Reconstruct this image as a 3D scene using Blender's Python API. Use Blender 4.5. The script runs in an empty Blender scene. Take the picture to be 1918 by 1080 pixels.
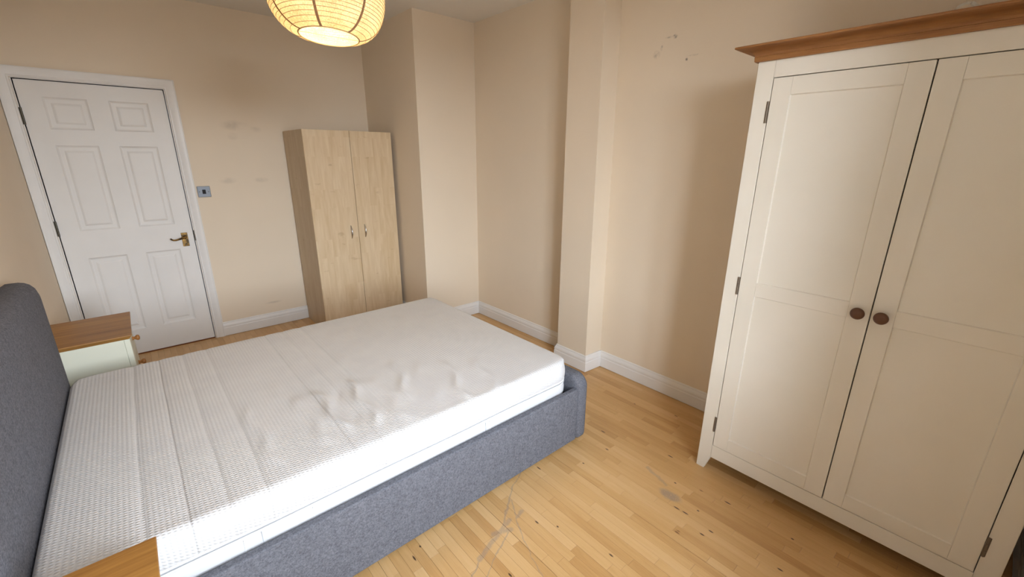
import bpy, bmesh, math, random
from mathutils import Vector
R = math.radians
random.seed(7)
S = bpy.context.scene
C = S.collection

# ------------------------------------------------------------------ camera
CAM = Vector((-0.3387, -4.3378, 1.5354)); PITCH, ROLL, YAW, FPX = -17.0488, 0.3199, -41.2437, 806.637
def cam_axes():
    p, r, y = R(PITCH), R(ROLL), R(YAW)
    fw = Vector((-math.sin(y)*math.cos(p), math.cos(y)*math.cos(p), math.sin(p)))
    rt = Vector((math.cos(y), math.sin(y), 0)); up = rt.cross(fw)
    return fw, rt*math.cos(r)+up*math.sin(r), up*math.cos(r)-rt*math.sin(r)
FW, RT, UP = cam_axes()
cd = bpy.data.cameras.new('camera'); cam = bpy.data.objects.new('camera', cd); C.objects.link(cam)
cd.sensor_fit = 'HORIZONTAL'; cd.sensor_width = 36.0; cd.lens = 36.0*FPX/1918; cd.clip_start = 0.02
from mathutils import Matrix
cam.matrix_world = Matrix(((RT.x, UP.x, -FW.x, CAM.x), (RT.y, UP.y, -FW.y, CAM.y), (RT.z, UP.z, -FW.z, CAM.z), (0, 0, 0, 1)))
S.camera = cam

# ------------------------------------------------------------------ sky and exposure
SKY = 24.0
w = bpy.data.worlds.new('world'); S.world = w; w.use_nodes = True
nt = w.node_tree; nt.nodes.clear()
tc = nt.nodes.new('ShaderNodeTexCoord'); sx = nt.nodes.new('ShaderNodeSeparateXYZ'); nt.links.new(tc.outputs['Generated'], sx.inputs[0])
cr = nt.nodes.new('ShaderNodeValToRGB'); nt.links.new(sx.outputs['Z'], cr.inputs[0])
e = cr.color_ramp.elements; e[0].position = 0.0; e[0].color = (.14, .135, .13, 1)
e[1].position = 0.02; e[1].color = (.86, .93, 1.0, 1)      # hazy bright sky, a little deeper overhead
e2 = cr.color_ramp.elements.new(1.0); e2.color = (.40, .50, .62, 1)
bg = nt.nodes.new('ShaderNodeBackground'); bg.inputs[1].default_value = SKY; nt.links.new(cr.outputs[0], bg.inputs[0])
wo = nt.nodes.new('ShaderNodeOutputWorld'); nt.links.new(bg.outputs[0], wo.inputs[0])
vs = S.view_settings; vs.view_transform = 'Standard'; vs.look = 'None'; vs.gamma = 1.0; vs.use_curve_mapping = False
vs.exposure = 0.28
LAMP_W = 6.5

# room dimensions (metres): x along the door wall, y away from the door wall is negative
XL, XR, YB, YF, ZC = -0.831, 2.157, 0.0, -4.68, 2.62
XC, YBR = 1.567, -0.979                    # boxed-out corner
PX, PY0, PY1 = 1.991, -2.229, -2.506       # pillar
BX0, BX1, BY = -0.20, 0.88, -5.05          # deep window recess behind the camera
WZ0, WZ1 = 0.60, 2.54                      # window opening heights

# ------------------------------------------------------------------ portal for the bay window (adds no light)
pd = bpy.data.lights.new('window_portal', 'AREA'); pd.shape = 'RECTANGLE'; pd.size = BX1-BX0-.1; pd.size_y = WZ1-WZ0
pd.cycles.is_portal = True
po = bpy.data.objects.new('window_portal', pd); C.objects.link(po); po.location = ((BX0+BX1)/2, BY+.02, (WZ0+WZ1)/2); po.rotation_euler = (R(90), 0, 0)

# ================================================================== helpers
def wpos(o):
    v = Vector((0, 0, 0))
    while o: v += o.location; o = o.parent
    return v
def obj(name, bm, mat, parent=None, smooth=False, angle=None):
    off = wpos(parent)
    for v in bm.verts: v.co -= off
    bmesh.ops.recalc_face_normals(bm, faces=bm.faces)
    me = bpy.data.meshes.new(name); bm.to_mesh(me); bm.free()
    if smooth:
        for p in me.polygons: p.use_smooth = True
        if angle: me.set_sharp_from_angle(angle=R(angle))
    o = bpy.data.objects.new(name, me); C.objects.link(o)
    if mat: me.materials.append(mat)
    if parent: o.parent = parent
    return o
def empty(name, loc):
    o = bpy.data.objects.new(name, None); C.objects.link(o); o.location = loc; o.empty_display_size = .1; return o
def tag(o, label, cat, group=None, kind=None):
    o['label'] = label; o['category'] = cat
    if group: o['group'] = group
    if kind: o['kind'] = kind
    return o
def box(bm, x0, x1, y0, y1, z0, z1, bev=0, seg=2):
    x0, x1 = min(x0, x1), max(x0, x1); y0, y1 = min(y0, y1), max(y0, y1); z0, z1 = min(z0, z1), max(z0, z1)
    vs_ = [bm.verts.new(c) for c in ((x0,y0,z0),(x1,y0,z0),(x1,y1,z0),(x0,y1,z0),(x0,y0,z1),(x1,y0,z1),(x1,y1,z1),(x0,y1,z1))]
    fs = [bm.faces.new([vs_[i] for i in f]) for f in ((3,2,1,0),(4,5,6,7),(0,1,5,4),(1,2,6,5),(2,3,7,6),(3,0,4,7))]
    if bev:
        es = list({ed for f in fs for ed in f.edges})
        bmesh.ops.bevel(bm, geom=es, offset=bev, segments=seg, profile=.5, affect='EDGES')
def bxo(name, d, mat, parent=None, bev=0, seg=2):
    bm = bmesh.new(); box(bm, *d, bev=bev, seg=seg); return obj(name, bm, mat, parent)
def prism(bm, pts, ax, a, b):
    """polygon pts in the two other axes, extruded along axis ax from a to b"""
    def mk(p, t):
        c = [0, 0, 0]; o = [i for i in range(3) if i != ax]; c[o[0]], c[o[1]], c[ax] = p[0], p[1], t; return bm.verts.new(c)
    A = [mk(p, a) for p in pts]; B = [mk(p, b) for p in pts]; n = len(pts)
    bm.faces.new(A); bm.faces.new(B[::-1])
    for i in range(n): bm.faces.new((A[i], A[(i+1) % n], B[(i+1) % n], B[i]))
def sweep(bm, path, prof, fn, left=True, closed=False, cap=True):
    """sweep an (offset, height) profile along a 2-d path with mitred corners; fn(p2, h) -> 3-d point"""
    n = len(path); rows = []
    for i in range(n):
        p = Vector(path[i]); d0 = d1 = None
        if i > 0 or closed: d0 = (p-Vector(path[i-1])).normalized()
        if i < n-1 or closed: d1 = (Vector(path[(i+1) % n])-p).normalized()
        if d0 is None: d0 = d1
        if d1 is None: d1 = d0
        n0 = Vector((-d0.y, d0.x)); n1 = Vector((-d1.y, d1.x))
        if not left: n0, n1 = -n0, -n1
        m = (n0+n1); m = m/max(1e-6, m.dot(n0))
        rows.append([bm.verts.new(fn(p+m*o, h)) for o, h in prof])
    k = len(prof)
    for i in range(n if closed else n-1):
        a, b = rows[i], rows[(i+1) % n]
        for j in range(k-1): bm.faces.new((a[j], a[j+1], b[j+1], b[j]))
    if cap and not closed:
        for r_ in (rows[0], rows[-1]):
            try: bm.faces.new(r_)
            except ValueError: pass
    return rows
def tube(bm, pts, r, n=8, closed=False):
    pts = [Vector(p) for p in pts]; m = len(pts); rings = []; up = None
    rr = r if isinstance(r, (list, tuple)) else [r]*m
    for i, p in enumerate(pts):
        a = pts[i-1] if (i > 0 or closed) else p; b = pts[(i+1) % m] if (i < m-1 or closed) else p
        t = (b-a).normalized()
        if up is None: up = t.orthogonal().normalized()
        up = (up-t*up.dot(t)).normalized(); s = t.cross(up)
        rings.append([bm.verts.new(p+(up*math.cos(2*math.pi*k/n)+s*math.sin(2*math.pi*k/n))*rr[i]) for k in range(n)])
    for i in range(m if closed else m-1):
        a, b = rings[i], rings[(i+1) % m]
        for k in range(n): bm.faces.new((a[k], a[(k+1) % n], b[(k+1) % n], b[k]))
    if not closed: bm.faces.new(rings[0][::-1]); bm.faces.new(rings[-1])
def lathe(bm, base, axis, prof, n=20):
    """profile list of (radius, height along axis)"""
    axis = Vector(axis).normalized(); u = axis.orthogonal().normalized(); v = axis.cross(u); base = Vector(base); rings = []
    for r_, h in prof:
        if r_ < 1e-6: rings.append([bm.verts.new(base+axis*h)])
        else: rings.append([bm.verts.new(base+axis*h+(u*math.cos(2*math.pi*k/n)+v*math.sin(2*math.pi*k/n))*r_) for k in range(n)])
    for a, b in zip(rings, rings[1:]):
        for k in range(n):
            q = [a[k % len(a)], a[(k+1) % len(a)], b[(k+1) % len(b)], b[k % len(b)]]
            q = list(dict.fromkeys(q))
            if len(q) > 2: bm.faces.new(q)
def rrect(hx, hy, r, seg=8, rb=None):
    """rounded rectangle outline, counter-clockwise; rb = radius of the lower corners"""
    rb = r if rb is None else rb; out = []
    for (sx_, sy_, a0, rad) in ((1, 1, 0, r), (-1, 1, 90, r), (-1, -1, 180, rb), (1, -1, 270, rb)):
        cx_, cy_ = sx_*(hx-rad), sy_*(hy-rad)
        for k in range(seg+1):
            a = R(a0+90*k/seg); out.append((cx_+rad*math.cos(a), cy_+rad*math.sin(a)))
    return out
def copy_tree(o, parent=None):
    c = o.copy(); C.objects.link(c); c.parent = parent
    for ch in list(o.children): copy_tree(ch, c)
    return c

# ================================================================== materials
class M:
    def __init__(s, name, rough=.5, spec=.5):
        s.m = bpy.data.materials.new(name); s.m.use_nodes = True; s.t = s.m.node_tree; s.b = s.t.nodes['Principled BSDF']
        s.b.inputs['Roughness'].default_value = rough; s.b.inputs['Specular IOR Level'].default_value = spec
        s.pos = None
    def n(s, kind, **kw):
        nd = s.t.nodes.new('ShaderNode'+kind)
        for k, v in kw.items(): setattr(nd, k, v)
        return nd
    def l(s, a, b): s.t.links.new(a, b)
    def set(s, sock, v):
        if hasattr(v, 'is_output') or isinstance(v, bpy.types.NodeSocket): s.l(v, sock)
        else: sock.default_value = v
    def P(s):
        if s.pos is None: s.pos = s.n('NewGeometry').outputs['Position']
        return s.pos
    def O(s): return s.n('TexCoord').outputs['Object']
    def math(s, op, a, b=0.0, c=None):
        nd = s.n('Math', operation=op); s.set(nd.inputs[0], a); s.set(nd.inputs[1], b)
        if c is not None: s.set(nd.inputs[2], c)
        return nd.outputs[0]
    def vmath(s, op, a, b=(0, 0, 0)):
        nd = s.n('VectorMath', operation=op); s.set(nd.inputs[0], a); s.set(nd.inputs[1], b)
        return nd.outputs['Value'] if op in ('LENGTH', 'DISTANCE', 'DOT_PRODUCT') else nd.outputs[0]
    def sep(s, v): nd = s.n('SeparateXYZ'); s.l(v, nd.inputs[0]); return nd.outputs
    def comb(s, x, y, z):
        nd = s.n('CombineXYZ')
        for i, q in enumerate((x, y, z)): s.set(nd.inputs[i], q)
        return nd.outputs[0]
    def noise(s, vec, scale=5, detail=4, rough=.5, dist=0.0, sc=(1, 1, 1)):
        if sc != (1, 1, 1): vec = s.vmath('MULTIPLY', vec, sc)
        nd = s.n('TexNoise'); s.l(vec, nd.inputs['Vector']); nd.inputs['Scale'].default_value = scale
        nd.inputs['Detail'].default_value = detail; nd.inputs['Roughness'].default_value = rough; nd.inputs['Distortion'].default_value = dist
        return nd.outputs[0]
    def ramp(s, f, *st):
        nd = s.n('ValToRGB'); s.set(nd.inputs[0], f); el = nd.color_ramp.elements
        while len(el) < len(st): el.new(.5)
        for q, (p, c) in zip(el, st): q.position = p; q.color = (*c, 1) if not isinstance(c, (int, float)) else (c, c, c, 1)
        return nd.outputs[0]
    def step(s, f, a, b):
        nd = s.n('MapRange', interpolation_type='SMOOTHSTEP'); s.set(nd.inputs[0], f); nd.inputs[1].default_value = a; nd.inputs[2].default_value = b
        nd.inputs[3].default_value = 0; nd.inputs[4].default_value = 1; return nd.outputs[0]
    def mix(s, f, a, b, blend='MIX'):
        nd = s.n('Mix', data_type='RGBA', blend_type=blend); s.set(nd.inputs[0], f)
        for sock, v in ((nd.inputs[6], a), (nd.inputs[7], b)): s.set(sock, (*v, 1) if isinstance(v, tuple) and len(v) == 3 else v)
        return nd.outputs[2]
    def col(s, c): s.set(s.b.inputs['Base Color'], (*c, 1) if isinstance(c, tuple) and len(c) == 3 else c); return s
    def bump(s, h, strength=.3, dist=.002):
        nd = s.n('Bump'); nd.inputs['Strength'].default_value = strength; nd.inputs['Distance'].default_value = dist
        s.l(h, nd.inputs['Height']); s.l(nd.outputs[0], s.b.inputs['Normal']); return s
def simple(name, c, rough=.5, metal=0, spec=.5):
    m = M(name, rough, spec); m.col(c); m.b.inputs['Metallic'].default_value = metal; return m.m

WALL_C = (.87, .75, .60)
def wall_mat(name, stains=()):
    m = M(name, .85, .25)
    c = m.ramp(m.noise(m.P(), 2.2, 3, .5), (.3, tuple(v*.97 for v in WALL_C)), (.7, WALL_C))
    for pos, rad, amt in stains:
        d = m.vmath('LENGTH', m.vmath('DIVIDE', m.vmath('SUBTRACT', m.P(), pos), rad))
        f = m.math('SUBTRACT', 1.0, m.step(d, .15, 1.0))
        f = m.math('MULTIPLY', f, m.step(m.noise(m.P(), 9 if rad[1] > .09 else 60, 3, .5), .30, .72))
        c = m.mix(m.math('MULTIPLY', f, amt), c, (.16, .13, .10))
    m.col(c); m.bump(m.noise(m.P(), 240, 3, .6), .25, .0015); return m.m
MW = wall_mat('wall_paint')
MW_BACK = wall_mat('wall_paint_back', [((.43, 0, 1.765), (.13, .1, .05), .3), ((.40, 0, 1.68), (.05, .1, .04), .2), ((.31, 0, 1.33), (.08, .1, .035), .3),
                                       ((.56, 0, 1.327), (.07, .1, .03), .3), ((.57, 0, 1.74), (.06, .1, .03), .2), ((.5, 0, .22), (.1, .1, .015), .3)])
MW_RIGHT = wall_mat('wall_paint_right', [((2.157, -2.878, 2.188), (.1, .022, .016), .8), ((2.157, -2.84, 2.19), (.1, .03, .008), .5), ((2.157, -2.80, 2.141), (.1, .012, .02), .5),
                                         ((2.157, -2.962, 2.059), (.1, .011, .011), .9), ((2.157, -2.77, 2.109), (.1, .03, .03), .4), ((2.157, -3.0, 2.075), (.1, .06, .006), .35)])
m = M('ceiling_paint', .9, .2); m.col((.86, .82, .76)); m.bump(m.noise(m.P(), 160, 3), .2, .0015); M_CEIL = m.m
M_WHITE = M('white_gloss_paint', .38, .45); M_WHITE.col(M_WHITE.ramp(M_WHITE.noise(M_WHITE.P(), 5, 4), (.3, (.83, .81, .79)), (.7, (.87, .85, .835)))); M_WHITE.bump(M_WHITE.noise(M_WHITE.P(), 90, 2, sc=(1, 1, .12)), .12, .001); M_WHITE = M_WHITE.m
M_DOORW = M('door_white_paint', .45, .4); q = M_DOORW.noise(M_DOORW.P(), 70, 4, .6, .6, sc=(1, 1, .08)); M_DOORW.col(M_DOORW.ramp(M_DOORW.noise(M_DOORW.P(), 4, 4), (.3, (.83, .81, .79)), (.7, (.87, .85, .83)))); M_DOORW.bump(q, .2, .0012); M_DOORW = M_DOORW.m
M_CREAM = M('cream_satin_paint', .42, .4); M_CREAM.col(M_CREAM.ramp(M_CREAM.noise(M_CREAM.O(), 3, 3), (.3, (.80, .75, .655)), (.7, (.84, .79, .70)))); M_CREAM.bump(M_CREAM.noise(M_CREAM.O(), 80, 3), .06, .001); M_CREAM = M_CREAM.m
M_NCREAM = simple('nightstand_cream_paint', (.76, .76, .63), .45)
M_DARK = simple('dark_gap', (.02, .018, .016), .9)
M_CHROME = simple('chrome_metal', (.62, .62, .64), .22, 1)
M_BLACK = simple('black_plastic', (.012, .012, .014), .5, 0, .2)
M_HINGE = M('aged_hinge_metal', .5); M_HINGE.b.inputs['Metallic'].default_value = .7; M_HINGE.col((.10, .09, .07)); M_HINGE = M_HINGE.m
M_STEEL = simple('brushed_hinge_steel', (.22, .18, .14), .5, .6)
M_BRASS = M('tarnished_brass', .38); M_BRASS.b.inputs['Metallic'].default_value = .85
M_BRASS.col(M_BRASS.ramp(M_BRASS.noise(M_BRASS.P(), 32, 4, .6), (.42, (.06, .04, .022)), (.66, (.38, .22, .06)))); M_BRASS = M_BRASS.m
M_KNOBD = simple('dark_wood_knob', (.12, .05, .024), .38)
M_KNOBL = simple('honey_wood_knob', (.36, .15, .04), .35)

def wood(name, c0, c1, axis, scale=14, rough=.4, swirl=.9, spec=.4):
    """grain running along the given axis of the object"""
    m = M(name, rough, spec); o = m.O(); sc = [1, 1, 1]; sc[axis] = .07
    g = m.noise(o, scale, 6, .6, swirl, sc=tuple(sc)); fine = m.noise(o, scale*14, 3, .6, 0, sc=tuple(sc))
    f = m.math('ADD', m.math('MULTIPLY', g, .75), m.math('MULTIPLY', fine, .25))
    m.col(m.ramp(f, (.34, c0), (.66, c1))); m.bump(fine, .12, .0008); return m.m
M_OAK = wood('oak_cornice', (.19, .072, .02), (.45, .21, .07), 1, 22, .42)
M_OAKX = wood('oak_top', (.25, .10, .02), (.50, .25, .06), 0, 9, .42, swirl=2.6)
M_THRESH = wood('threshold_wood', (.23, .07, .02), (.33, .12, .04), 0, 14, .5)
# maple laminate: short vertical print blocks
def maple(name, dim=1.0):
    m = M(name, .42, .4); o = m.O(); x, y, z = m.sep(o)
    br = m.n('TexBrick'); br.offset = .37; br.offset_frequency = 2; br.squash = 1
    m.l(m.comb(z, m.math('ADD', x, y), 0), br.inputs['Vector'])
    br.inputs['Scale'].default_value = 1; br.inputs['Brick Width'].default_value = .42; br.inputs['Row Height'].default_value = .062
    br.inputs['Mortar Size'].default_value = 0; br.inputs['Color1'].default_value = (0, 0, 0, 1); br.inputs['Color2'].default_value = (1, 1, 1, 1)
    t = m.sep(br.outputs['Color'])[0]
    g = m.noise(m.vmath('ADD', o, m.comb(0, 0, m.math('MULTIPLY', t, 7))), 26, 5, .55, .5, sc=(1, 1, .13))
    f = m.math('ADD', m.math('MULTIPLY', t, .13), m.math('MULTIPLY', g, .87))
    fl = m.step(m.noise(o, 15, 3, .5, .4, sc=(.6, .6, 1.6)), .66, .78)
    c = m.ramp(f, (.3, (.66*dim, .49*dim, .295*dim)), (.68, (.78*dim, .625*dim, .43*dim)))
    m.col(m.mix(m.math('MULTIPLY', fl, .4), c, (.42, .27, .14))); return m.m
M_MAPLE = maple('maple_laminate'); M_MAPLES = maple('maple_laminate_shaded', .78)  # carcass copy of the maple, dimmed: the side's shade is painted into its colour
# grey woven upholstery
m = M('grey_upholstery', .95, .15); o_ = m.O()
f1 = m.noise(o_, 420, 3, .7); f2 = m.noise(o_, 38, 4, .6); f3 = m.noise(o_, 160, 3, .6)
ff = m.math('ADD', m.math('ADD', m.math('MULTIPLY', f1, .42), m.math('MULTIPLY', f2, .13)), m.math('MULTIPLY', f3, .45))
m.col(m.ramp(ff, (.36, (.078, .080, .095)), (.64, (.235, .24, .275)))); m.bump(m.math('ADD', f1, f3), .5, .002)
M_FAB = m.m

# mattress knit: staggered raised lozenges, quilting lines across the bed
SEAMS = [-.487, -.385, -.284, -.177, .113, .214, .312]
m = M('mattress_knit', .8, .2); P_ = m.P(); x, y, z = m.sep(P_)
wv = m.math('MULTIPLY', m.math('SUBTRACT', m.noise(P_, 2.2, 1), .5), .012)
xx = m.math('ADD', x, wv)
ku = m.math('MULTIPLY', x, 2*math.pi/.0135); kv = m.math('ADD', m.math('MULTIPLY', m.math('ADD', y, z), 2*math.pi/.0115), m.math('MULTIPLY', ku, .3))
h = m.math('MULTIPLY', m.math('ADD', m.math('COSINE', ku), 1.0), m.math('ADD', m.math('COSINE', kv), 1.0))
upm = m.step(z, .386, .392)
h = m.math('MULTIPLY', h, m.math('MULTIPLY', upm, .0005))
seam = None
for sx_ in SEAMS:
    d = m.math('ABSOLUTE', m.math('SUBTRACT', xx, sx_)); g = m.math('SUBTRACT', 1.0, m.step(d, .0008, .0065))
    seam = g if seam is None else m.math('MAXIMUM', seam, g)
seam = m.math('MULTIPLY', seam, upm)
h = m.math('SUBTRACT', h, m.math('MULTIPLY', seam, .0019))
m.col(m.ramp(m.noise(P_, 9, 3), (.3, (.715, .71, .725)), (.7, (.75, .745, .755))))
m.bump(h, .9, 1.0); M_MAT = m.m
M_PIPE = simple('mattress_piping_fabric', (.85, .85, .86), .8)

# floor staves: tone per stave from an attribute, grain along y, small dark knots
def seg_dist(m, P2, a, b):
    """distance of P2 (x, y, 0) to the segment a-b"""
    ax, ay = a; bx, by = b; dx, dy = bx-ax, by-ay; L2 = dx*dx+dy*dy
    rel = m.vmath('SUBTRACT', P2, (ax, ay, 0)); t = m.math('DIVIDE', m.vmath('DOT_PRODUCT', rel, (dx, dy, 0)), L2)
    cl = m.n('Clamp'); m.l(t, cl.inputs[0]); sc = m.n('VectorMath', operation='SCALE'); sc.inputs[0].default_value = (dx, dy, 0); m.l(cl.outputs[0], sc.inputs['Scale'])
    return m.vmath('LENGTH', m.vmath('SUBTRACT', rel, sc.outputs[0]))
KN = [(.794,-3.355),(.742,-3.279),(.248,-3.086),(.293,-3.053),(.49,-3.391),(.99,-3.04),(1.193,-3.166),(.854,-3.593),(1.492,-3.781),(1.342,-3.713),
      (1.274,-3.804),(1.492,-3.065),(1.888,-3.016),(1.23,-3.786),(1.59,-3.436),(1.426,-3.555),(1.379,-3.178),(1.286,-3.681),(1.497,-4.047),(1.301,-4.064),(1.283,-3.641),(-.51,-.16)]
m = M('wood_floor', .33, .45); P_ = m.P(); x, y, z = m.sep(P_)
at = m.n('Attribute', attribute_name='tone'); tone = m.sep(at.outputs['Vector'])
pv = m.comb(m.math('ADD', x, m.math('MULTIPLY', tone[1], 9)), m.math('ADD', y, m.math('MULTIPLY', tone[1], 5)), 0)
g = m.noise(pv, 34, 5, .6, 1.2, sc=(1, .09, 1)); fine = m.noise(pv, 260, 3, .6, 0, sc=(1, .04, 1))
f = m.math('ADD', m.math('MULTIPLY', tone[0], .40), m.math('ADD', m.math('MULTIPLY', g, .40), m.math('MULTIPLY', fine, .20)))
c = m.ramp(f, (.14, (.44, .225, .075)), (.38, (.58, .335, .130)), (.58, (.66, .405, .175)), (.86, (.735, .485, .24)))
vo = m.n('TexVoronoi'); m.l(m.vmath('MULTIPLY', pv, (1, .38, 1)), vo.inputs['Vector']); vo.inputs['Scale'].default_value = 13; vo.inputs['Randomness'].default_value = 1
kn = m.math('SUBTRACT', 1.0, m.step(m.math('ADD', vo.outputs['Distance'], m.math('MULTIPLY', m.noise(pv, 60, 2), .10)), .07, .12))
pick = m.math('GREATER_THAN', m.sep(vo.outputs['Color'])[0], .66)
c = m.mix(m.math('MULTIPLY', m.math('MULTIPLY', kn, pick), .75), c, (.15, .055, .018))
kk = None
for i, (kx, ky) in enumerate(KN):
    d = m.vmath('LENGTH', m.vmath('MULTIPLY', m.vmath('SUBTRACT', m.comb(x, y, 0), (kx, ky, 0)), (1/.0042, 1/(.007+.005*(i % 3)), 1)))
    gk = m.math('SUBTRACT', 1.0, m.step(d, .5, 1.15)); kk = gk if kk is None else m.math('MAXIMUM', kk, gk)
c = m.mix(m.math('MULTIPLY', kk, .92), c, (.05, .022, .012))
# dull scuffs and dragged scratches in the varnish by the bed and by the wardrobe
P2 = m.comb(m.math('ADD', x, m.math('MULTIPLY', m.math('SUBTRACT', m.noise(P_, 22, 3), .5), .03)), m.math('ADD', y, m.math('MULTIPLY', m.math('SUBTRACT', m.noise(P_, 19, 3), .5), .03)), 0)
sc_ = None
for a, b, wd in [((.94,-2.98),(.80,-3.05),.004),((.80,-3.05),(.70,-3.13),.005),((.70,-3.13),(.60,-3.215),.006),((.66,-3.19),(.44,-3.262),.013),((.63,-3.235),(.56,-3.20),.016),
                 ((.44,-3.262),(.33,-3.33),.004),((.62,-3.24),(.50,-3.285),.004),((.50,-3.285),(.415,-3.345),.003),((.70,-3.20),(.735,-3.19),.012),
                 ((.74,-3.11),(.70,-3.18),.004),((.70,-3.18),(.64,-3.30),.003),((.64,-3.30),(.57,-3.50),.0025)]:
    d = seg_dist(m, P2, a, b); gk = m.math('SUBTRACT', 1.0, m.step(d, wd*.35, wd*1.2)); sc_ = gk if sc_ is None else m.math('MAXIMUM', sc_, gk)
spl = m.math('SUBTRACT', 1.0, m.step(m.vmath('LENGTH', m.vmath('MULTIPLY', m.vmath('SUBTRACT', P2, (1.33, -3.58, 0)), (1/.034, 1/.062, 1))), .45, 1.1))
spl2 = m.math('SUBTRACT', 1.0, m.step(seg_dist(m, P2, (1.38, -3.53), (1.42, -3.40)), .003, .014))
sc_ = m.math('MAXIMUM', m.math('MULTIPLY', sc_, .75), m.math('MAXIMUM', spl, m.math('MULTIPLY', spl2, .6)))
sc_ = m.math('MULTIPLY', sc_, m.step(m.noise(P_, 150, 4, .7), .28, .50))
c = m.mix(m.math('MULTIPLY', sc_, .62), c, (.27, .235, .205))
m.col(c); m.bump(fine, .08, .0006); M_FLOOR = m.m
m.set(m.b.inputs['Roughness'], m.math('ADD', .30, m.math('MULTIPLY', sc_, .3)))

# lamp shade cloth
m = M('woven_shade_cloth', .9, .1); o_ = m.O(); t = m.t
wz = m.noise(o_, 210, 3, .7, 0, sc=(1, 1, .07)); wb = m.noise(o_, 9, 3)
cc = m.ramp(m.math('ADD', m.math('MULTIPLY', wz, .6), m.math('MULTIPLY', wb, .4)), (.36, (.50, .38, .23)), (.62, (.90, .80, .62)))
tr = m.n('BsdfTranslucent'); m.l(cc, tr.inputs[0]); df = m.n('BsdfDiffuse'); m.l(cc, df.inputs[0])
mx = m.n('MixShader'); mx.inputs[0].default_value = .17; m.l(df.outputs[0], mx.inputs[1]); m.l(tr.outputs[0], mx.inputs[2])
out = [n_ for n_ in t.nodes if n_.type == 'OUTPUT_MATERIAL'][0]; m.l(mx.outputs[0], out.inputs[0]); M_SHADE = m.m
M_TAPE = M('shade_seam_tape', .9); M_TAPE.col((.55, .36, .20)); M_TAPE = M_TAPE.m
M_WIRE = simple('shade_wire', (.46, .32, .18), .6)
m = M('lit_bulb'); m.b.inputs['Emission Color'].default_value = (1, .80, .48, 1); m.b.inputs['Emission Strength'].default_value = 25; M_BULB = m.m
M_CORD = simple('white_flex', (.7, .68, .62), .5)
# window glass
m = M('window_glass'); t = m.t; tp = m.n('BsdfTransparent'); gl = m.n('BsdfGlossy'); gl.inputs['Roughness'].default_value = .02
fr = m.n('Fresnel'); fr.inputs[0].default_value = 1.25; mx = m.n('MixShader'); m.l(fr.outputs[0], mx.inputs[0]); m.l(tp.outputs[0], mx.inputs[1]); m.l(gl.outputs[0], mx.inputs[2])
out = [n_ for n_ in t.nodes if n_.type == 'OUTPUT_MATERIAL'][0]; m.l(mx.outputs[0], out.inputs[0]); M_GLASS = m.m

# ================================================================== room shell
def struct(o, label, cat): return tag(o, label, cat, kind='structure')
DX0, DX1, DZ = -.758, .006, 1.996       # door opening
bm = bmesh.new()                        # back wall with a pocket for the door
box(bm, XL-.15, DX0, YB, .07, 0, ZC); box(bm, DX1, XR+.15, YB, .07, 0, ZC); box(bm, DX0, DX1, YB, .07, DZ, ZC); box(bm, XL-.15, XR+.15, .07, .2, 0, ZC)
struct(obj('wall_back', bm, MW_BACK), 'cream painted wall with the white door in it', 'wall')
struct(bxo('wall_left', (XL-.15, XL, BY-.15, 0, 0, ZC), MW), 'cream painted wall behind the grey headboard', 'wall')
struct(bxo('wall_breast', (XC, XR, YBR, 0, 0, ZC), MW), 'cream boxed-out wall corner right of the pale wood wardrobe', 'wall')
struct(bxo('wall_right', (XR, XR+.15, BY-.15, 0, 0, ZC), MW_RIGHT), 'long cream wall behind the pillar and the white wardrobe', 'wall')
bm = bmesh.new()                        # pillar, slightly out of plumb
pts0 = [(XR, PY0), (PX, PY0), (PX, PY1-.006), (XR, PY1-.016)]; pts1 = [(XR, PY0), (PX, PY0), (PX, PY1+.008), (XR, PY1+.010)]
A = [bm.verts.new((*p, 0)) for p in pts0]; B = [bm.verts.new((*p, ZC)) for p in pts1]; bm.faces.new(A); bm.faces.new(B)
for i in range(4): bm.faces.new((A[i], A[(i+1) % 4], B[(i+1) % 4], B[i]))
struct(obj('wall_pillar', bm, MW), 'narrow cream pillar standing out from the right wall', 'wall')
bm = bmesh.new()                        # window wall with a deep recess
box(bm, XL, BX0, BY, YF, 0, ZC); box(bm, BX1, XR, BY, YF, 0, ZC)
box(bm, XL-.15, BX0, BY-.12, BY, 0, ZC); box(bm, BX1, XR+.15, BY-.12, BY, 0, ZC)
box(bm, BX0, BX1, BY-.12, BY, 0, WZ0); box(bm, BX0, BX1, BY-.12, BY, WZ1, ZC)
struct(obj('wall_front', bm, MW), 'cream window wall with a deep recess behind the camera', 'wall')
struct(bxo('ceiling', (XL-.15, XR+.15, BY-.15, .2, ZC, ZC+.1), M_CEIL), 'off-white painted ceiling', 'ceiling')

# ---- window in the bay
win = empty('window_1', ((BX0+BX1)/2, BY, WZ0)); struct(win, 'white framed window behind the camera', 'window')
bm = bmesh.new(); f = .06
box(bm, BX0, BX0+f, BY-.08, BY-.01, WZ0, WZ1); box(bm, BX1-f, BX1, BY-.08, BY-.01, WZ0, WZ1); box(bm, BX0, BX1, BY-.08, BY-.01, WZ0, WZ0+f); box(bm, BX0, BX1, BY-.08, BY-.01, WZ1-f, WZ1)
w3 = (BX1-BX0)/2
for k in (1,): box(bm, BX0+w3*k-.025, BX0+w3*k+.025, BY-.08, BY-.01, WZ0, WZ1)
obj('window_frame', bm, M_WHITE, win)
for k in range(2): bxo('pane', (BX0+w3*k+.03, BX0+w3*k+w3-.03, BY-.05, BY-.046, WZ0+.05, WZ1-.05), M_GLASS, win)
bxo('window_sill', (BX0-.0, BX1, BY, BY+.12, WZ0-.03, WZ0), M_WHITE, win, .004)

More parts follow.
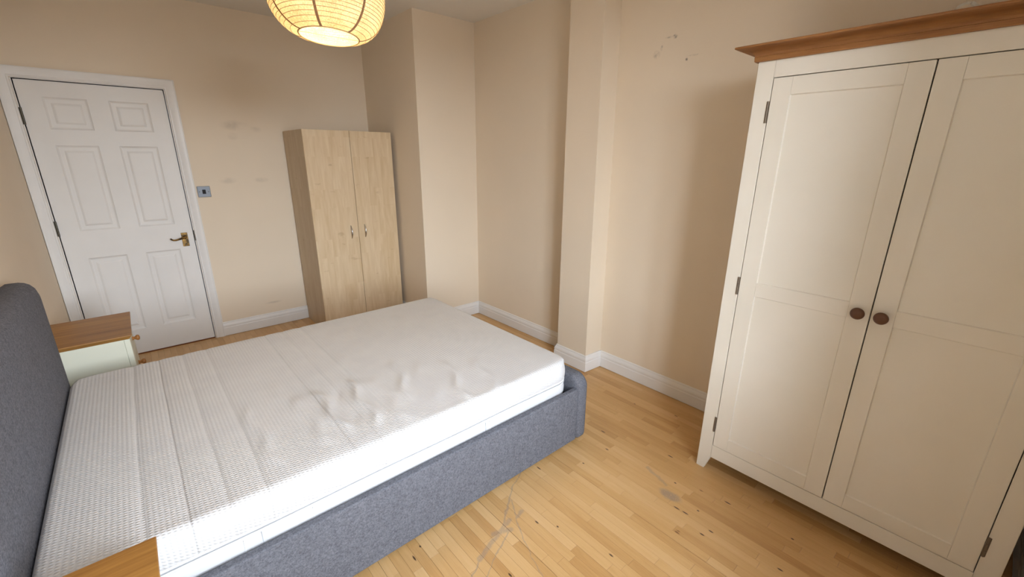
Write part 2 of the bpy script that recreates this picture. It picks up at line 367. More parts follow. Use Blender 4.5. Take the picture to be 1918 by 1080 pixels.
# ---- skirting boards
SK = [(0, .003), (.019, .003), (.019, .073), (.0165, .078), (.0165, .084), (.018, .090), (.0165, .098), (.011, .108), (.008, .114), (.008, .119), (.005, .125), (0, .125)]
def skirting(name, path, label, left=True):
    bm = bmesh.new(); sweep(bm, path, SK, lambda p, h: (p.x, p.y, h), left); return struct(obj(name, bm, M_WHITE, smooth=True, angle=25), label, 'skirting board')
skirting('baseboard_back', [(.076, 0), (XC, 0)], 'white skirting board between the door and pale wood wardrobe', False)
skirting('baseboard_breast', [(XC, 0), (XC, YBR), (XR, YBR)], 'white skirting board around the boxed-out wall corner', False)
skirting('baseboard_right_rear', [(XR, YBR), (XR, PY0)], 'white skirting board left of the pillar', False)
skirting('baseboard_pillar', [(XR, PY0), (PX, PY0), (PX, PY1-.006), (XR, PY1-.016)], 'white skirting board wrapped round the pillar foot', False)
skirting('baseboard_right', [(XR, PY1-.016), (XR, YF)], 'white skirting board between pillar and white wardrobe', False)
skirting('baseboard_left', [(XL, YF), (XL, -.02)], 'white skirting board behind the bed head', False)
skirting('baseboard_front', [(XR, YF), (BX1, YF)], 'white skirting board on the window wall beside the white wardrobe', False)

# ---- floor: engineered boards, four staves wide
flo = bxo('floor', (XL-.15, XR+.15, BY-.15, .2, -.08, -.012), M_DARK); struct(flo, 'honey coloured strip wood floor', 'floor')
PITCHB = .1636; J0 = 1.113
def occluders(): return [(-.72, 1.30, -3.0, -1.5, 0, .49), (1.3, 1.375, -3.02, -1.48, 0, .39), (-.83, -.72, -3.03, -1.48, 0, .98), (1.64, 2.13, -4.6, -3.555, .09, 1.9),
                         (-.83, -.46, -1.36, -.87, 0, .6), (-.83, -.45, -3.57, -3.08, 0, .6), (PX, XR, PY1, PY0, 0, ZC), (XC, XR, YBR, 0, 0, ZC), (.78, 1.531, -.5475, -.02, 0, 1.73)]
def seen(p):
    d = p-CAM; dz = d.dot(FW)
    if dz < .05: return None
    u, v = 959+FPX*d.dot(RT)/dz, 540-FPX*d.dot(UP)/dz
    if not (-6 < u < 1924 and -6 < v < 1086): return None
    for (x0, x1, y0, y1, z0, z1) in occluders():
        t0, t1 = 0, .999
        for a, lo, hi in ((0, x0, x1), (1, y0, y1), (2, z0, z1)):
            if abs(d[a]) < 1e-9:
                if not lo <= CAM[a] <= hi: t0 = 2
                continue
            ta, tb = (lo-CAM[a])/d[a], (hi-CAM[a])/d[a]; t0 = max(t0, min(ta, tb)); t1 = min(t1, max(ta, tb))
        if t0 < t1: return None
    return 1/dz**2
staves = []
rng = random.Random(3); GAP = {0: .0022, -3: .0016, 1: .0012}
for b in range(-13, 8):
    for s in range(4):
        x0 = J0+b*PITCHB+s*PITCHB/4; x1 = x0+PITCHB/4
        gl_ = GAP.get(b, .0006+.0005*rng.random())/2 if s == 0 else .00025
        gr_ = GAP.get(b+1, .0008)/2 if s == 3 else .00025
        a, c_ = max(x0+gl_, XL), min(x1-gr_, XR)
        if c_-a < .004: continue
        yy = 0-rng.random()*.3
        y_hi = 0.07
        while y_hi > BY:
            y_lo = max(yy, BY)
            if y_hi-y_lo > .02: staves.append((a, c_, y_lo+.0003, y_hi-.0003))
            y_hi = yy; yy -= rng.choice((.20, .27, .33, .38, .44, .50, .58))*rng.uniform(.9, 1.1)
def tone_():
    r_ = rng.random()
    return rng.uniform(.0, .28) if r_ < .14 else rng.uniform(.3, .72) if r_ < .75 else rng.uniform(.72, 1.0)
score = []
for i, (a, c_, y0, y1) in enumerate(staves):
    sc2 = 0
    for k in range(5):
        v = seen(Vector(((a+c_)/2, y0+(y1-y0)*(k+.5)/5, 0)))
        if v: sc2 += v*(c_-a)*(y1-y0)
    score.append((sc2, i))
OWN_N = 300
own = {i for s_, i in sorted(score, reverse=True)[:OWN_N] if s_ > 0}
def stave_geo(bm, lay, a, c_, y0, y1):
    e_ = .0003; col_ = (tone_(), rng.random(), 0, 1)
    lo = [bm.verts.new(q) for q in ((a, y0, -.0118), (c_, y0, -.0118), (c_, y1, -.0118), (a, y1, -.0118))]
    md = [bm.verts.new(q) for q in ((a, y0, -e_), (c_, y0, -e_), (c_, y1, -e_), (a, y1, -e_))]
    tp_ = [bm.verts.new(q) for q in ((a+e_, y0+e_, 0), (c_-e_, y0+e_, 0), (c_-e_, y1-e_, 0), (a+e_, y1-e_, 0))]
    fs = [bm.faces.new(tp_), bm.faces.new(lo[::-1])]
    for k in range(4):
        k2 = (k+1) % 4; fs += [bm.faces.new((lo[k], lo[k2], md[k2], md[k])), bm.faces.new((md[k], md[k2], tp_[k2], tp_[k]))]
    for f_ in fs:
        for lp in f_.loops: lp[lay] = col_
bmr = bmesh.new(); layr = bmr.loops.layers.float_color.new('tone')
for i, st in enumerate(staves):
    if i in own:
        b1 = bmesh.new(); ly = b1.loops.layers.float_color.new('tone'); stave_geo(b1, ly, *st); obj('stave', b1, M_FLOOR, flo)
    else: stave_geo(bmr, layr, *st)
rest = obj('distant_staves', bmr, M_FLOOR, flo); rest['kind'] = 'stuff'

# ---- door, lining, architrave
door = empty('door_1', (-.375, 0, 0)); struct(door, 'white six-panel door with brass lever handle', 'door')
LX0, LX1, LZ0, LZ1 = -.752, 0.0, .010, 1.989
cols = [(-.645, -.428), (-.320, -.102)]; rows_ = [(1.692, 1.893), (1.006, 1.590), (.207, .808)]
bm = bmesh.new(); TH = .036
xs = [LX0, cols[0][0], cols[0][1], cols[1][0], cols[1][1], LX1]; zs = [LZ0, .207, .808, 1.006, 1.590, 1.692, 1.893, LZ1]
for i in (0, 2, 4): box(bm, xs[i], xs[i+1], 0, TH, LZ0, LZ1)
for i in (1, 3):
    for j in (0, 2, 4, 6): box(bm, xs[i], xs[i+1], 0, TH, zs[j], zs[j+1])
bmesh.ops.remove_doubles(bm, verts=bm.verts, dist=1e-5)
leaf = obj('leaf', bm, M_DOORW, door)
for (x0, x1) in cols:
    for (z0, z1) in rows_:
        bm = bmesh.new(); rings = []
        for ins, dep in ((0, 0), (.004, .004), (.011, .0085), (.017, .0095), (.034, .0095), (.045, .004), (.050, .003)):
            rings.append([bm.verts.new(q) for q in ((x0+ins, dep, z0+ins), (x1-ins, dep, z0+ins), (x1-ins, dep, z1-ins), (x0+ins, dep, z1-ins))])
        for a, b in zip(rings, rings[1:]):
            for k in range(4): bm.faces.new((a[k], a[(k+1) % 4], b[(k+1) % 4], b[k]))
        bm.faces.new(rings[-1])
        bk = [bm.verts.new(q) for q in ((x0, TH-.004, z0), (x1, TH-.004, z0), (x1, TH-.004, z1), (x0, TH-.004, z1))]; bm.faces.new(bk)
        for k in range(4): bm.faces.new((rings[0][k], rings[0][(k+1) % 4], bk[(k+1) % 4], bk[k]))
        obj('panel', bm, M_DOORW, door)
for zc_ in (1.768, 1.034, .26):
    hg = empty('hinge', (LX0-.004-door.location.x, -.004, zc_)); hg.parent = door
    bm = bmesh.new()
    for k in range(5): lathe(bm, (LX0-.003, -.006, zc_-.052+k*.0212), (0, 0, 1), [(0, 0), (.0058, 0), (.0058, .0196), (0, .0196)], 10)
    obj('knuckle', bm, M_HINGE, hg)
    bxo('hinge_plate', (LX0-.016, LX0+.001, -.0035, 0.001, zc_-.052, zc_+.052), M_HINGE, hg, .0008, 1)
hd = empty('handle', (-.058-door.location.x, 0, .88)); hd.parent = door
bxo('back_plate', (-.079, -.037, -.006, 0, .824, .934), M_BRASS, hd, .0018)
bm = bmesh.new(); lathe(bm, (-.058, -.005, .899), (0, -1, 0), [(0, 0), (.014, 0), (.014, .006), (.009, .010), (.008, .032), (0, .034)], 14)
tube(bm, [(-.056, -.036, .899), (-.070, -.040, .898), (-.095, -.043, .891), (-.118, -.044, .885), (-.135, -.044, .886), (-.147, -.043, .893), (-.152, -.042, .901)], [.0085, .0085, .0072, .0065, .006, .006, .0055], 8)
obj('lever', bm, M_BRASS, hd, True, 40)
bm = bmesh.new()                         # lining and stop inside the pocket
box(bm, DX1, DX1+.004, -.001, .07, 0, DZ); box(bm, DX0-.004, DX0, -.001, .07, 0, DZ); box(bm, DX0, DX1, -.001, .07, DZ, DZ+.004)
box(bm, DX1-.014, DX1, TH+.003, .07, 0, DZ); box(bm, DX0, DX0+.014, TH+.003, .07, 0, DZ); box(bm, DX0, DX1, TH+.003, .07, DZ-.014, DZ)
lin = struct(obj('trim_2', bm, M_WHITE), 'white door lining inside the architrave', 'door frame')
bm = bmesh.new(); box(bm, .0062, .0145, -.0035, .0, .862, .946, .0008, 1); box(bm, .003, .0115, -.005, .001, .872, .886); box(bm, .004, .017, -.004, .001, .912, .926)
obj('strike_plate', bm, M_HINGE, lin)
AR = [(0, 0), (0, .010), (.004, .013), (.010, .013), (.014, .0105), (.020, .012), (.034, .017), (.046, .019), (.056, .019), (.060, .021), (.064, .020), (.064, 0)]
bm = bmesh.new(); ai = .012
sweep(bm, [(DX1+ai-.006, 0), (DX1+ai-.006, DZ+ai-.008), (DX0-ai+.006, DZ+ai-.008), (DX0-ai+.006, 0)], AR, lambda p, h: (p.x, -h, p.y), left=False)
struct(obj('trim_1', bm, M_WHITE, smooth=True, angle=25), 'white moulded architrave around the door', 'door frame')
struct(bxo('trim_3', (DX0+.002, DX1-.002, -.004, .05, -.006, .005), M_THRESH), 'reddish wood threshold strip under the door', 'threshold')

# ================================================================== bed
bed = tag(empty('bed', (.3, -2.25, 0)), 'grey fabric upholstered double bed frame with tall headboard', 'bed')
def slab(name, yc, hy, z0, z1, r, rb, prof, parent, seg=10):
    """padded board: rounded outline in y-z, profile of (inset, x) from back to front"""
    bm = bmesh.new(); rings = []; zc_ = (z0+z1)/2; hz = (z1-z0)/2
    for ins, xx_ in prof:
        o2 = rrect(hy-ins, hz-ins, max(r-ins, .004), seg, max(rb-ins, .004)); rings.append([bm.verts.new((xx_, yc+p[0], zc_+p[1])) for p in o2])
    for a, b in zip(rings, rings[1:]):
        n_ = len(a)
        for k in range(n_): bm.faces.new((a[k], a[(k+1) % n_], b[(k+1) % n_], b[k]))
    bm.faces.new(rings[0]); bm.faces.new(rings[-1]); return obj(name, bm, M_FAB, parent, True, 40)
slab('headboard', -2.2575, .7725, .03, 1.0, .10, .01, [(.03, -.826), (.008, -.822), (0, -.810), (0, -.772), (.004, -.757), (.014, -.742), (.030, -.731), (.055, -.724), (.10, -.721)], bed)
slab('footboard', -2.25, .782, .012, .402, .075, .03, [(.05, 1.293), (.02, 1.296), (.007, 1.303), (0, 1.316), (0, 1.352), (.007, 1.366), (.02, 1.374), (.05, 1.378)], bed)
for y0, y1 in ((-3.022, -2.990), (-1.510, -1.478)): bxo('side_rail', (-.735, 1.296, y0, y1, .018, .334), M_FAB, bed, .006, 3)
bxo('light_block_base', (-.72, 1.29, -2.985, -1.515, .16, .277), M_DARK, bed)  # unseen dark base added to keep light from leaking through the bed
for x_, y_ in ((-.6, -2.9), (-.6, -1.6), (1.2, -2.9), (1.2, -1.6)): bxo('leg', (x_-.03, x_+.03, y_-.03, y_+.03, 0, .16), M_DARK, bed, .004)

# ---- mattress
mat = tag(empty('mattress', (.285, -2.26, .278)), 'white knitted foam mattress lying on the grey bed', 'mattress')
MX, MY, HX, HY, RC, TOP, ER = .283, -2.262, 1.000, .713, .095, .503, .030
def coords(h, fine, step_):
    e_ = [0, .0008, .003, .0065, .011, .017, .024, .032, .045]
    a = [-h+q for q in e_]; n_ = int((2*h-.09)/step_); a += [-h+.045+(2*h-.09)*k/n_ for k in range(1, n_)]; a += [h-q for q in reversed(e_)]; return a
gx, gy = coords(HX, 1, .0085), coords(HY, 1, .0095)
WR = [((.136,-2.50),(.134,-2.77),.020,.0075),((.281,-2.49),(.255,-2.80),.018,.0085),((.20,-2.52),(.18,-2.75),.02,-.004),((.528,-2.45),(.447,-2.72),.020,.006),((.734,-2.62),(.64,-2.90),.020,.0065),
      ((.045,-2.50),(.06,-2.80),.022,.0045),((-.137,-2.45),(-.12,-2.80),.02,.004),((.38,-2.55),(.36,-2.85),.03,.005),((.86,-2.70),(.80,-2.93),.022,.0045),((.60,-2.55),(.55,-2.8),.03,.0035),((.0,-2.3),(.05,-2.5),.03,.003),((.33,-2.2),(.35,-2.5),.035,.003)]
def wrinkle(x, y):
    z_ = 0
    for (a, b, s_, h_) in WR:
        dx, dy = b[0]-a[0], b[1]-a[1]; L = math.hypot(dx, dy); t = ((x-a[0])*dx+(y-a[1])*dy)/L; q = ((x-a[0])*dy-(y-a[1])*dx)/L
        q += .012*math.sin(t*23+h_*900)
        z_ += 1.5*h_*math.exp(-(q/s_)**2)*math.exp(-(max(0, -t, t-L)/.06)**2)*(1 if 0 < t < L else 1)
    return z_
def puff(x):
    d = min(abs(x-s_) for s_ in SEAMS); return -.003*math.exp(-(d/.012)**2)
def mpt(u, v):
    s_, t_ = abs(u)-(HX-RC), abs(v)-(HY-RC); x, y = u, v
    if s_ > 0 and t_ > 0:
        a, b = s_/RC, t_/RC; x = math.copysign(HX-RC+RC*a*math.sqrt(1-b*b/2), u); y = math.copysign(HY-RC+RC*b*math.sqrt(1-a*a/2), v)
    d = min(HX-abs(u), HY-abs(v)); z_ = TOP
    if d < ER: z_ = TOP-ER+math.sqrt(max(0, ER**2-(ER-d)**2))
    k = min(1, max(0, (d-.01)/.05))
    wx, wy = MX+x, MY+y
    z_ += k*(wrinkle(wx, wy)+.003*math.sin(wx*5.1+1)*math.cos(wy*4.3)) + min(1, d/.01)*puff(wx)
    return (wx, wy, z_)
bm = bmesh.new(); G = [[bm.verts.new(mpt(u, v)) for v in gy] for u in gx]; nx, ny = len(gx), len(gy)
for i in range(nx-1):
    for j in range(ny-1): bm.faces.new((G[i][j], G[i+1][j], G[i+1][j+1], G[i][j+1]))
loop = [G[i][0] for i in range(nx)]+[G[nx-1][j] for j in range(1, ny)]+[G[i][ny-1] for i in range(nx-2, -1, -1)]+[G[0][j] for j in range(ny-2, 0, -1)]
base = [v.co.copy() for v in loop]; n_ = len(loop); nrm = []
for i in range(n_):
    t = (base[(i+1) % n_]-base[i-1]); t.z = 0; t.normalize(); nrm.append(Vector((t.y, -t.x, 0)))
prev = loop
for off, z_ in ((.004, .462), (.0065, .445), (.007, .43), (.006, .412), (.003, .398), (-.003, .389), (-.010, .384), (-.011, .380), (-.004, .374), (.002, .362), (.004, .345), (.003, .32), (-.003, .297), (-.015, .284), (-.04, .279)):
    ring = [bm.verts.new((base[i].x+nrm[i].x*off, base[i].y+nrm[i].y*off, z_+ .0015*math.sin(base[i].x*9))) for i in range(n_)]
    for i in range(n_): bm.faces.new((prev[i], prev[(i+1) % n_], ring[(i+1) % n_], ring[i]))
    prev = ring
bm.faces.new(prev); obj('mattress_cover', bm, M_MAT, mat, True)
for zz, oo in ((.392, .001), (.377, .0)):
    bm = bmesh.new(); tube(bm, [(base[i].x+nrm[i].x*oo, base[i].y+nrm[i].y*oo, zz+.0015*math.sin(base[i].x*9)) for i in range(0, n_, 2)], .0042, 6, True); obj('piping', bm, M_PIPE, mat, True)
M_SEAM = simple('mattress_seam_thread', (.55, .57, .6), .9)
for sx_, m_ in ((-.219, M_SEAM), (.697, M_SEAM), (-.27, M_PIPE), (-.06, M_PIPE), (.72, M_PIPE)): bxo('border_seam', (sx_-.001, sx_+.001, MY-HY-.0055, MY-HY, .30, .368), m_, mat)

# ================================================================== white wardrobe
WF, WL, WRr, WH = 1.640, -3.555, -4.598, 1.896
WB = XR-.022
wd = tag(empty('wardrobe', (1.88, -4.08, 0)), 'tall cream wardrobe with oak cornice and dark round knobs', 'wardrobe')
SL, SR, ZB0, ZB1, ZT = -3.618, -4.541, .080, .150, 1.834
def wbox(name, d, bev=.0015, mat_=M_CREAM, parent=None): return bxo(name, d, mat_, parent or wd, bev)
for y0, y1 in ((WL, WL-.018), (WRr+.018, WRr)): wbox('side_panel', (WF+.02, WB, y0, y1, ZB0, WH))
wbox('back_panel', (WB-.008, WB-.0005, WL-.018, WRr+.018, ZB0, WH)); wbox('bottom_panel', (WF+.02, WB-.009, WL-.018, WRr+.018, ZB0+.05, ZB1-.002)); wbox('top_panel', (WF+.02, WB-.009, WL-.0185, WRr+.0185, WH-.02, WH))
for y0, y1, s_ in ((WL, SL, -1), (WRr, SR, 1)):
    yi = y0+s_*.038; yb = y1
    bm = bmesh.new(); prism(bm, [(y0, 0), (yi, 0), (yb, ZB0-.004), (yb, WH), (y0, WH)], 0, WF, WF+.022)
    bmesh.ops.bevel(bm, geom=list(bm.edges), offset=.0015, segments=2, affect='EDGES'); obj('front_stile', bm, M_CREAM, wd)
    bm = bmesh.new(); prism(bm, [(WB-.001, 0), (WB-.04, 0), (WB-.06, ZB0), (WB-.001, ZB0)], 1, y0, y0+s_*.03); obj('rear_foot', bm, M_CREAM, wd)
wbox('top_rail', (WF, WF+.0195, SL-.0004, SR+.0004, ZT, WH)); wbox('bottom_rail', (WF, WF+.0195, SL-.0004, SR+.0004, ZB0, ZB1))
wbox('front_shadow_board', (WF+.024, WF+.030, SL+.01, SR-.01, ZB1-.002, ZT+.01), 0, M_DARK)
def wdoor(ya, yb, hinge_y, knob_y, side):
    """door between ya (left, larger y) and yb; side = +1 hinged on the left"""
    d = empty('door', (WF+.01-wd.location.x, (ya+yb)/2-wd.location.y, .98)); d.parent = wd
    sw = .0665; rt_, rm0, rm1, rb_ = .0635, .955, 1.015, .064; z0, z1 = ZB1+.003, ZT-.003; D0, D1 = WF+.0005, WF+.0205
    bx = lambda n_, dd, bv=.001: bxo(n_, dd, M_CREAM, d, bv, 2)
    bx('stile', (D0, D1, ya, ya-sw, z0, z1)); bx('stile', (D0, D1, yb, yb+sw, z0, z1))
    yl, yr = ya-sw-.0003, yb+sw+.0003
    bx('rail', (D0, D1, yl, yr, z1-rt_, z1)); bx('rail', (D0, D1, yl, yr, rm0, rm1)); bx('rail', (D0, D1, yl, yr, z0, z0+rb_))
    for za, zb in ((rm1, z1-rt_), (z0+rb_, rm0)):
        bm = bmesh.new(); r0 = [(yl, za), (yr, za), (yr, zb), (yl, zb)]; ins = .0025
        A_ = [bm.verts.new((D0+.0025, p[0], p[1])) for p in r0]
        B_ = [bm.verts.new((D0+.0065, p[0]-ins*(1 if p[0] == yl else -1), p[1]+ins*(1 if p[1] == za else -1))) for p in r0]
        for k in range(4): bm.faces.new((A_[k], A_[(k+1) % 4], B_[(k+1) % 4], B_[k]))
        bm.faces.new(B_); E_ = [bm.verts.new((D1-.004, p[0], p[1])) for p in r0]; bm.faces.new(E_)
        for k in range(4): bm.faces.new((A_[k], A_[(k+1) % 4], E_[(k+1) % 4], E_[k]))
        obj('panel', bm, M_CREAM, d)
    bm = bmesh.new(); lathe(bm, (WF, knob_y, .985), (-1, 0, 0), [(0, 0), (.0105, 0), (.0095, .004), (.008, .010), (.011, .014), (.0195, .019), (.0225, .025), (.0215, .031), (.015, .036), (.006, .038), (0, .0382)], 24)
    obj('knob', bm, M_KNOBD, d, True, 50)
    for zh in (1.708, .988, .270):
        bm = bmesh.new(); hy0 = hinge_y
        for k in range(3): lathe(bm, (WF-.0025, hy0, zh-.040+k*.0272), (0, 0, 1), [(0, 0), (.0032, 0), (.0032, .026), (0, .026)], 10)
        box(bm, WF-.0012, WF+.0005, hy0-.0055, hy0+.0055, zh-.040, zh+.040)
        obj('hinge', bm, M_STEEL, d, True, 40)
wdoor(SL-.003, -4.0855, SL+.003, -4.053, 1); wdoor(-4.0895, SR+.003, SR-.003, -4.122, -1)
# cornice
CO = [(0, WH-.0005), (.011, WH-.0005), (.0125, WH+.002), (.0135, WH+.016), (.012, WH+.0175), (.0125, WH+.021), (.016, WH+.0275), (.023, WH+.0335), (.033, WH+.038), (.046, WH+.041), (.060, WH+.0425), (.066, WH+.0435), (.070, WH+.0455), (.071, WH+.049), (.069, WH+.0525), (.062, WH+.0545), (0, WH+.0545)]
bm = bmesh.new(); sweep(bm, [(WB, WL), (WF, WL), (WF, WRr), (WB, WRr)], CO, lambda p, h: (p.x, p.y, h), left=False); obj('cornice', bm, M_OAK, wd, True, 24)
wbox('top_board', (WF, WB, WL, WRr, WH+.0005, WH+.050), 0, M_OAK)
# small pale scrap lying on the wardrobe
bm = bmesh.new(); pts = []
for k in range(9):
    a = k/8; pts.append((1.70-.006*math.sin(a*3), -4.150+.075*(1-a), WH+.062+.042*math.sin(math.pi*(.10+.8*a))))
for k in range(8):
    p, q = pts[k], pts[k+1]
    w_ = .018+.005*math.sin(k*2.1)
    vs4 = [bm.verts.new((p[0]-w_, p[1], p[2]-.008)), bm.verts.new((p[0]+w_, p[1], p[2]+.006)), bm.verts.new((q[0]+w_, q[1], q[2]+.006)), bm.verts.new((q[0]-w_, q[1], q[2]-.008))]
    bm.faces.new(vs4)
bmesh.ops.remove_doubles(bm, verts=bm.verts, dist=.001)
bmesh.ops.solidify(bm, geom=list(bm.faces), thickness=.003)
zmin = min(v.co.z for v in bm.verts)
for v in bm.verts: v.co.z += WH+.0552-zmin
tag(obj('paper_scrap', bm, simple('pale_scrap', (.72, .68, .6), .6)), 'small curled pale scrap lying on top of the cream wardrobe', 'scrap')

# ================================================================== pale wood wardrobe
mw = tag(empty('wardrobe', (1.155, -.29, 0)), 'pale maple wardrobe with two plain doors in the corner', 'wardrobe')
ML, MR, MF, MB, MH, MM = .780, 1.531, -.5475, -.022, 1.733, 1.1555
bxo('side_panel', (ML, ML+.016, MF+.019, MB, 0, MH), M_MAPLES, mw, .0008); bxo('side_panel', (MR-.016, MR, MF+.019, MB, 0, MH), M_MAPLES, mw, .0008)
bxo('top_panel', (ML+.0162, MR-.0162, MF+.019, MB, MH-.017, MH-.0005), M_MAPLES, mw, .0008); bxo('bottom_panel', (ML+.0162, MR-.0162, MF+.019, MB, .05, .066), M_MAPLES, mw); bxo('back_panel', (ML+.0162, MR-.0162, MB-.006, MB-.001, .066, MH-.018), M_MAPLES, mw)
bxo('plinth', (ML+.0162, MR-.0162, MF+.035, MF+.05, 0, .05), M_MAPLES, mw)
for x0, x1, hx, s_ in ((ML+.0005, MM-.0016, 1.089, 1), (MM+.0016, MR-.0005, 1.213, 1)):
    d = bxo('door', (x0, x1, MF, MF+.0165, .012, MH-.0008), M_MAPLE, mw, .0008)
    bm = bmesh.new(); pts = [(hx, MF-.001-.024*math.sin(math.pi*k/12)**.8, .831+.112*k/12) for k in range(13)]
    tube(bm, pts, [.0045+.002*math.sin(math.pi*k/12) for k in range(13)], 8); obj('handle', bm, M_CHROME, d, True, 50)

# ================================================================== bedside cabinets
def nightstand(loc):
    n0 = empty('bedside_cabinet', loc); x, y, z = loc; D, W_ = .364, .484; HT = .60
    B = lambda n_, d, m_, bv=.0015, par=n0: bxo(n_, (x+d[0], x+d[1], y+d[2], y+d[3], z+d[4], z+d[5]), m_, par, bv)
    bm = bmesh.new(); rg = []                # top with an undercut edge
    for ins, zz in ((.014, HT-.024), (.004, HT-.008), (0, HT-.004), (.0012, HT-.0006), (.003, HT)):
        rg.append([bm.verts.new((x+sx_*(D/2-ins), y+sy_*(W_/2-ins), z+zz)) for sx_, sy_ in ((-1, -1), (1, -1), (1, 1), (-1, 1))])
    bm.faces.new(rg[0]); bm.faces.new(rg[-1])
    for p_, q_ in zip(rg, rg[1:]):
        for k in range(4): bm.faces.new((p_[k], p_[(k+1) % 4], q_[(k+1) % 4], q_[k]))
    obj('top', bm, M_OAKX, n0)
    a, b = -D/2+.002, D/2-.014; c, d = -W_/2+.012, W_/2-.012
    for yy in (c, d-.016): B('side_panel', (a, b-.024, yy, yy+.016, .09, HT-.0245), M_NCREAM)
    B('back_panel', (a, a+.006, c+.017, d-.017, .09, HT-.025), M_NCREAM)
    for xx_ in (a, b-.0235):
        for yy in (c-.001, d-.0225): 
            if xx_ > 0: B('leg', (xx_, b, yy, yy+.0235, 0, HT-.0245), M_NCREAM)
            else: B('leg', (xx_+.008, xx_+.03, yy+.02 if yy < 0 else yy-.02, yy+.042 if yy < 0 else yy+.002, 0, .089), M_NCREAM)
    for k, (z0, z1) in enumerate(((.435, .568), (.268, .428), (.10, .261))):
        dr = empty('drawer', (b, 0, (z0+z1)/2)); dr.parent = n0
        B('drawer_front', (b-.016, b+.001, c+.025, d-.025, z0, z1), M_NCREAM, .002, dr)
        B('drawer_box', (a+.01, b-.0165, c+.03, d-.03, z0+.01, z1-.02), M_NCREAM, 0, dr)
        bm = bmesh.new(); lathe(bm, (x+b+.001, y, z+(z0+z1)/2), (1, 0, 0), [(0, 0), (.012, 0), (.011, .004), (.0075, .010), (.010, .015), (.0155, .021), (.0165, .027), (.013, .033), (0, .036)], 20); obj('knob', bm, M_KNOBL, dr, True, 50)
    return n0
ns = nightstand((-.649, -1.1165, 0)); tag(ns, 'cream bedside cabinet with oak top between bed and door', 'cabinet', 'bedside cabinets beside the bed')
n2 = copy_tree(ns); n2.location = (-.632, -3.325, 0); tag(n2, 'cream bedside cabinet whose oak top shows in the bottom left corner', 'cabinet', 'bedside cabinets beside the bed')

# ================================================================== light switch
sw = tag(empty('light_switch', (.131, 0, 1.248)), 'chrome light switch plate with black rocker beside the door', 'light switch')
bxo('switch_plate', (.087, .175, -.007, 0, 1.205, 1.291), simple('switch_chrome', (.22, .24, .27), .5, .6), sw, .003)
bxo('rocker', (.1195, .1425, -.011, -.004, 1.231, 1.264), M_BLACK, sw, .002)
for xx_ in (.1005, .1615):
    bm = bmesh.new(); lathe(bm, (xx_, -.0065, 1.248), (0, -1, 0), [(0, 0), (.0038, 0), (.0034, .0014), (0, .0018)], 12); obj('screw', bm, M_HINGE, sw)

# ================================================================== pendant lamp
LPX, LPY, LZ = .422, -2.30, 2.010
lamp = tag(empty('pendant_lamp', (LPX, LPY, LZ)), 'lit woven cloth lantern shade hanging from the ceiling', 'lamp')
TILT_A = -6
RM, HM, RO = .232, .170, .118           # widest radius, half height, opening radius
def shade_r(t):                          # t from 0 (bottom ring) to 1 (top ring)
    s_ = abs(2*t-1); return RO+(RM-RO)*(1-s_**2.5)**.62
def shz(t): return LZ+2*HM*t
NR, NT = 96, 40; GORE = 7; GP = R(-123.2)
from mathutils import Quaternion
TILT = Quaternion((.35, .935, 0), R(2.5)) @ Quaternion((.935, -.35, 0), R(TILT_A)); PIV = Vector((LPX, LPY, LZ))
def tilt(bm):                            # the shade hangs a little askew on its wire
    for v in bm.verts: v.co = PIV+TILT @ (v.co-PIV)
    return bm
bm = bmesh.new(); rings = []
for j in range(NT+1):
    t = .5-.5*math.cos(math.pi*j/NT); rr_ = shade_r(t); ring = []
    for i in range(NR):
        a = 2*math.pi*i/NR; g_ = abs(math.sin((a-GP)*GORE/2)); rad = rr_*(1-.018*(1-g_**.5)*math.sin(math.pi*t)); ring.append(bm.verts.new((LPX+rad*math.cos(a), LPY+rad*math.sin(a), shz(t)+.004*math.sin(a))))
    rings.append(ring)
for a, b in zip(rings, rings[1:]):
    for i in range(NR): bm.faces.new((a[i], a[(i+1) % NR], b[(i+1) % NR], b[i]))
obj('shade', tilt(bm), M_SHADE, lamp, True)
for k in range(GORE):
    a = GP+2*math.pi*k/GORE; bm = bmesh.new(); prev = None
    for j in range(NT+1):
        t = .5-.5*math.cos(math.pi*j/NT); rad = shade_r(t)*(1-.018*math.sin(math.pi*t))+.0012; w_ = .0052
        cur = [bm.verts.new((LPX+rad*math.cos(a)-s_*w_*math.sin(a), LPY+rad*math.sin(a)+s_*w_*math.cos(a), shz(t)+.004*math.sin(a))) for s_ in (-1, 1)]
        if prev: bm.faces.new((prev[0], prev[1], cur[1], cur[0]))
        prev = cur
    bmesh.ops.solidify(bm, geom=list(bm.faces), thickness=.0008); obj('seam_tape', tilt(bm), M_TAPE, lamp, True)
NH = 28
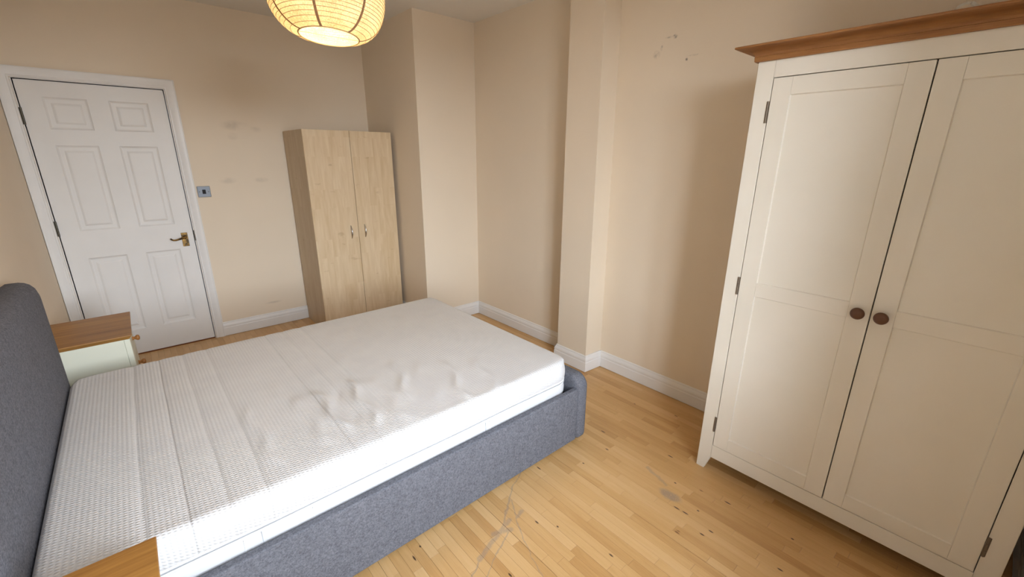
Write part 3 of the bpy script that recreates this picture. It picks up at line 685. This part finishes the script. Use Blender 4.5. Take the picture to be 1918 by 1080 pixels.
for k in range(NH):
    t = (k+.6)/(NH+.2); bm = bmesh.new(); pts = []
    for i in range(64):
        a = 2*math.pi*i/64; g_ = abs(math.sin((a-GP)*GORE/2)); rad = shade_r(t)*(1-.018*(1-g_**.5)*math.sin(math.pi*t))+.0004
        pts.append((LPX+rad*math.cos(a), LPY+rad*math.sin(a), shz(t)+.004*math.sin(a)))
    tube(bm, pts, .00095, 4, True); obj('wire_hoop', tilt(bm), M_WIRE, lamp)
for t in (0, 1):
    bm = bmesh.new(); tube(bm, [(LPX+RO*math.cos(2*math.pi*i/48), LPY+RO*math.sin(2*math.pi*i/48), shz(t)+.004*math.sin(2*math.pi*i/48)) for i in range(48)], .003, 6, True); obj('rim', tilt(bm), M_TAPE, lamp, True)
bm = bmesh.new(); tube(bm, [(LPX-RO*.98, LPY+.03, LZ+.003), (LPX+RO*.98, LPY-.03, LZ+.003)], .0012, 5); obj('spreader_wire', tilt(bm), M_WIRE, lamp)
for k in range(3):
    a = 2*math.pi*k/3; bm = bmesh.new(); tube(bm, [(LPX+.02*math.cos(a), LPY+.02*math.sin(a), shz(1)-.004), (LPX+RO*math.cos(a), LPY+RO*math.sin(a), shz(1))], .0016, 5); obj('spider_arm', tilt(bm), M_WIRE, lamp)
bm = bmesh.new(); lathe(bm, (LPX, LPY, shz(1)-.075), (0, 0, 1), [(0, 0), (.016, .004), (.020, .02), (.022, .085), (.016, .10), (0, .10)], 16); obj('bulb_holder', bm, M_CORD, lamp, True, 40)
bm = bmesh.new(); lathe(bm, (LPX, LPY, shz(1)-.185), (0, 0, 1), [(0, 0), (.014, .003), (.026, .016), (.030, .034), (.026, .055), (.016, .078), (.014, .11), (0, .11)], 16); obj('bulb', bm, M_BULB, lamp, True)
bm = bmesh.new(); tube(bm, [(LPX, LPY, shz(1)+.02), (LPX, LPY, ZC-.03)], .0035, 8); obj('flex', bm, M_CORD, lamp)
bm = bmesh.new(); lathe(bm, (LPX, LPY, ZC), (0, 0, -1), [(0, 0), (.045, 0), (.045, .010), (.03, .028), (.008, .036), (0, .036)], 24); obj('ceiling_rose', bm, M_CORD, lamp, True, 40)
ld = bpy.data.lights.new('bulb_light', 'POINT'); ld.energy = LAMP_W; ld.color = (1.0, .72, .34); ld.shadow_soft_size = .032
lo_ = bpy.data.objects.new('bulb_light', ld); C.objects.link(lo_); lo_.parent = lamp; lo_.location = (0, 0, 2*HM-.225)
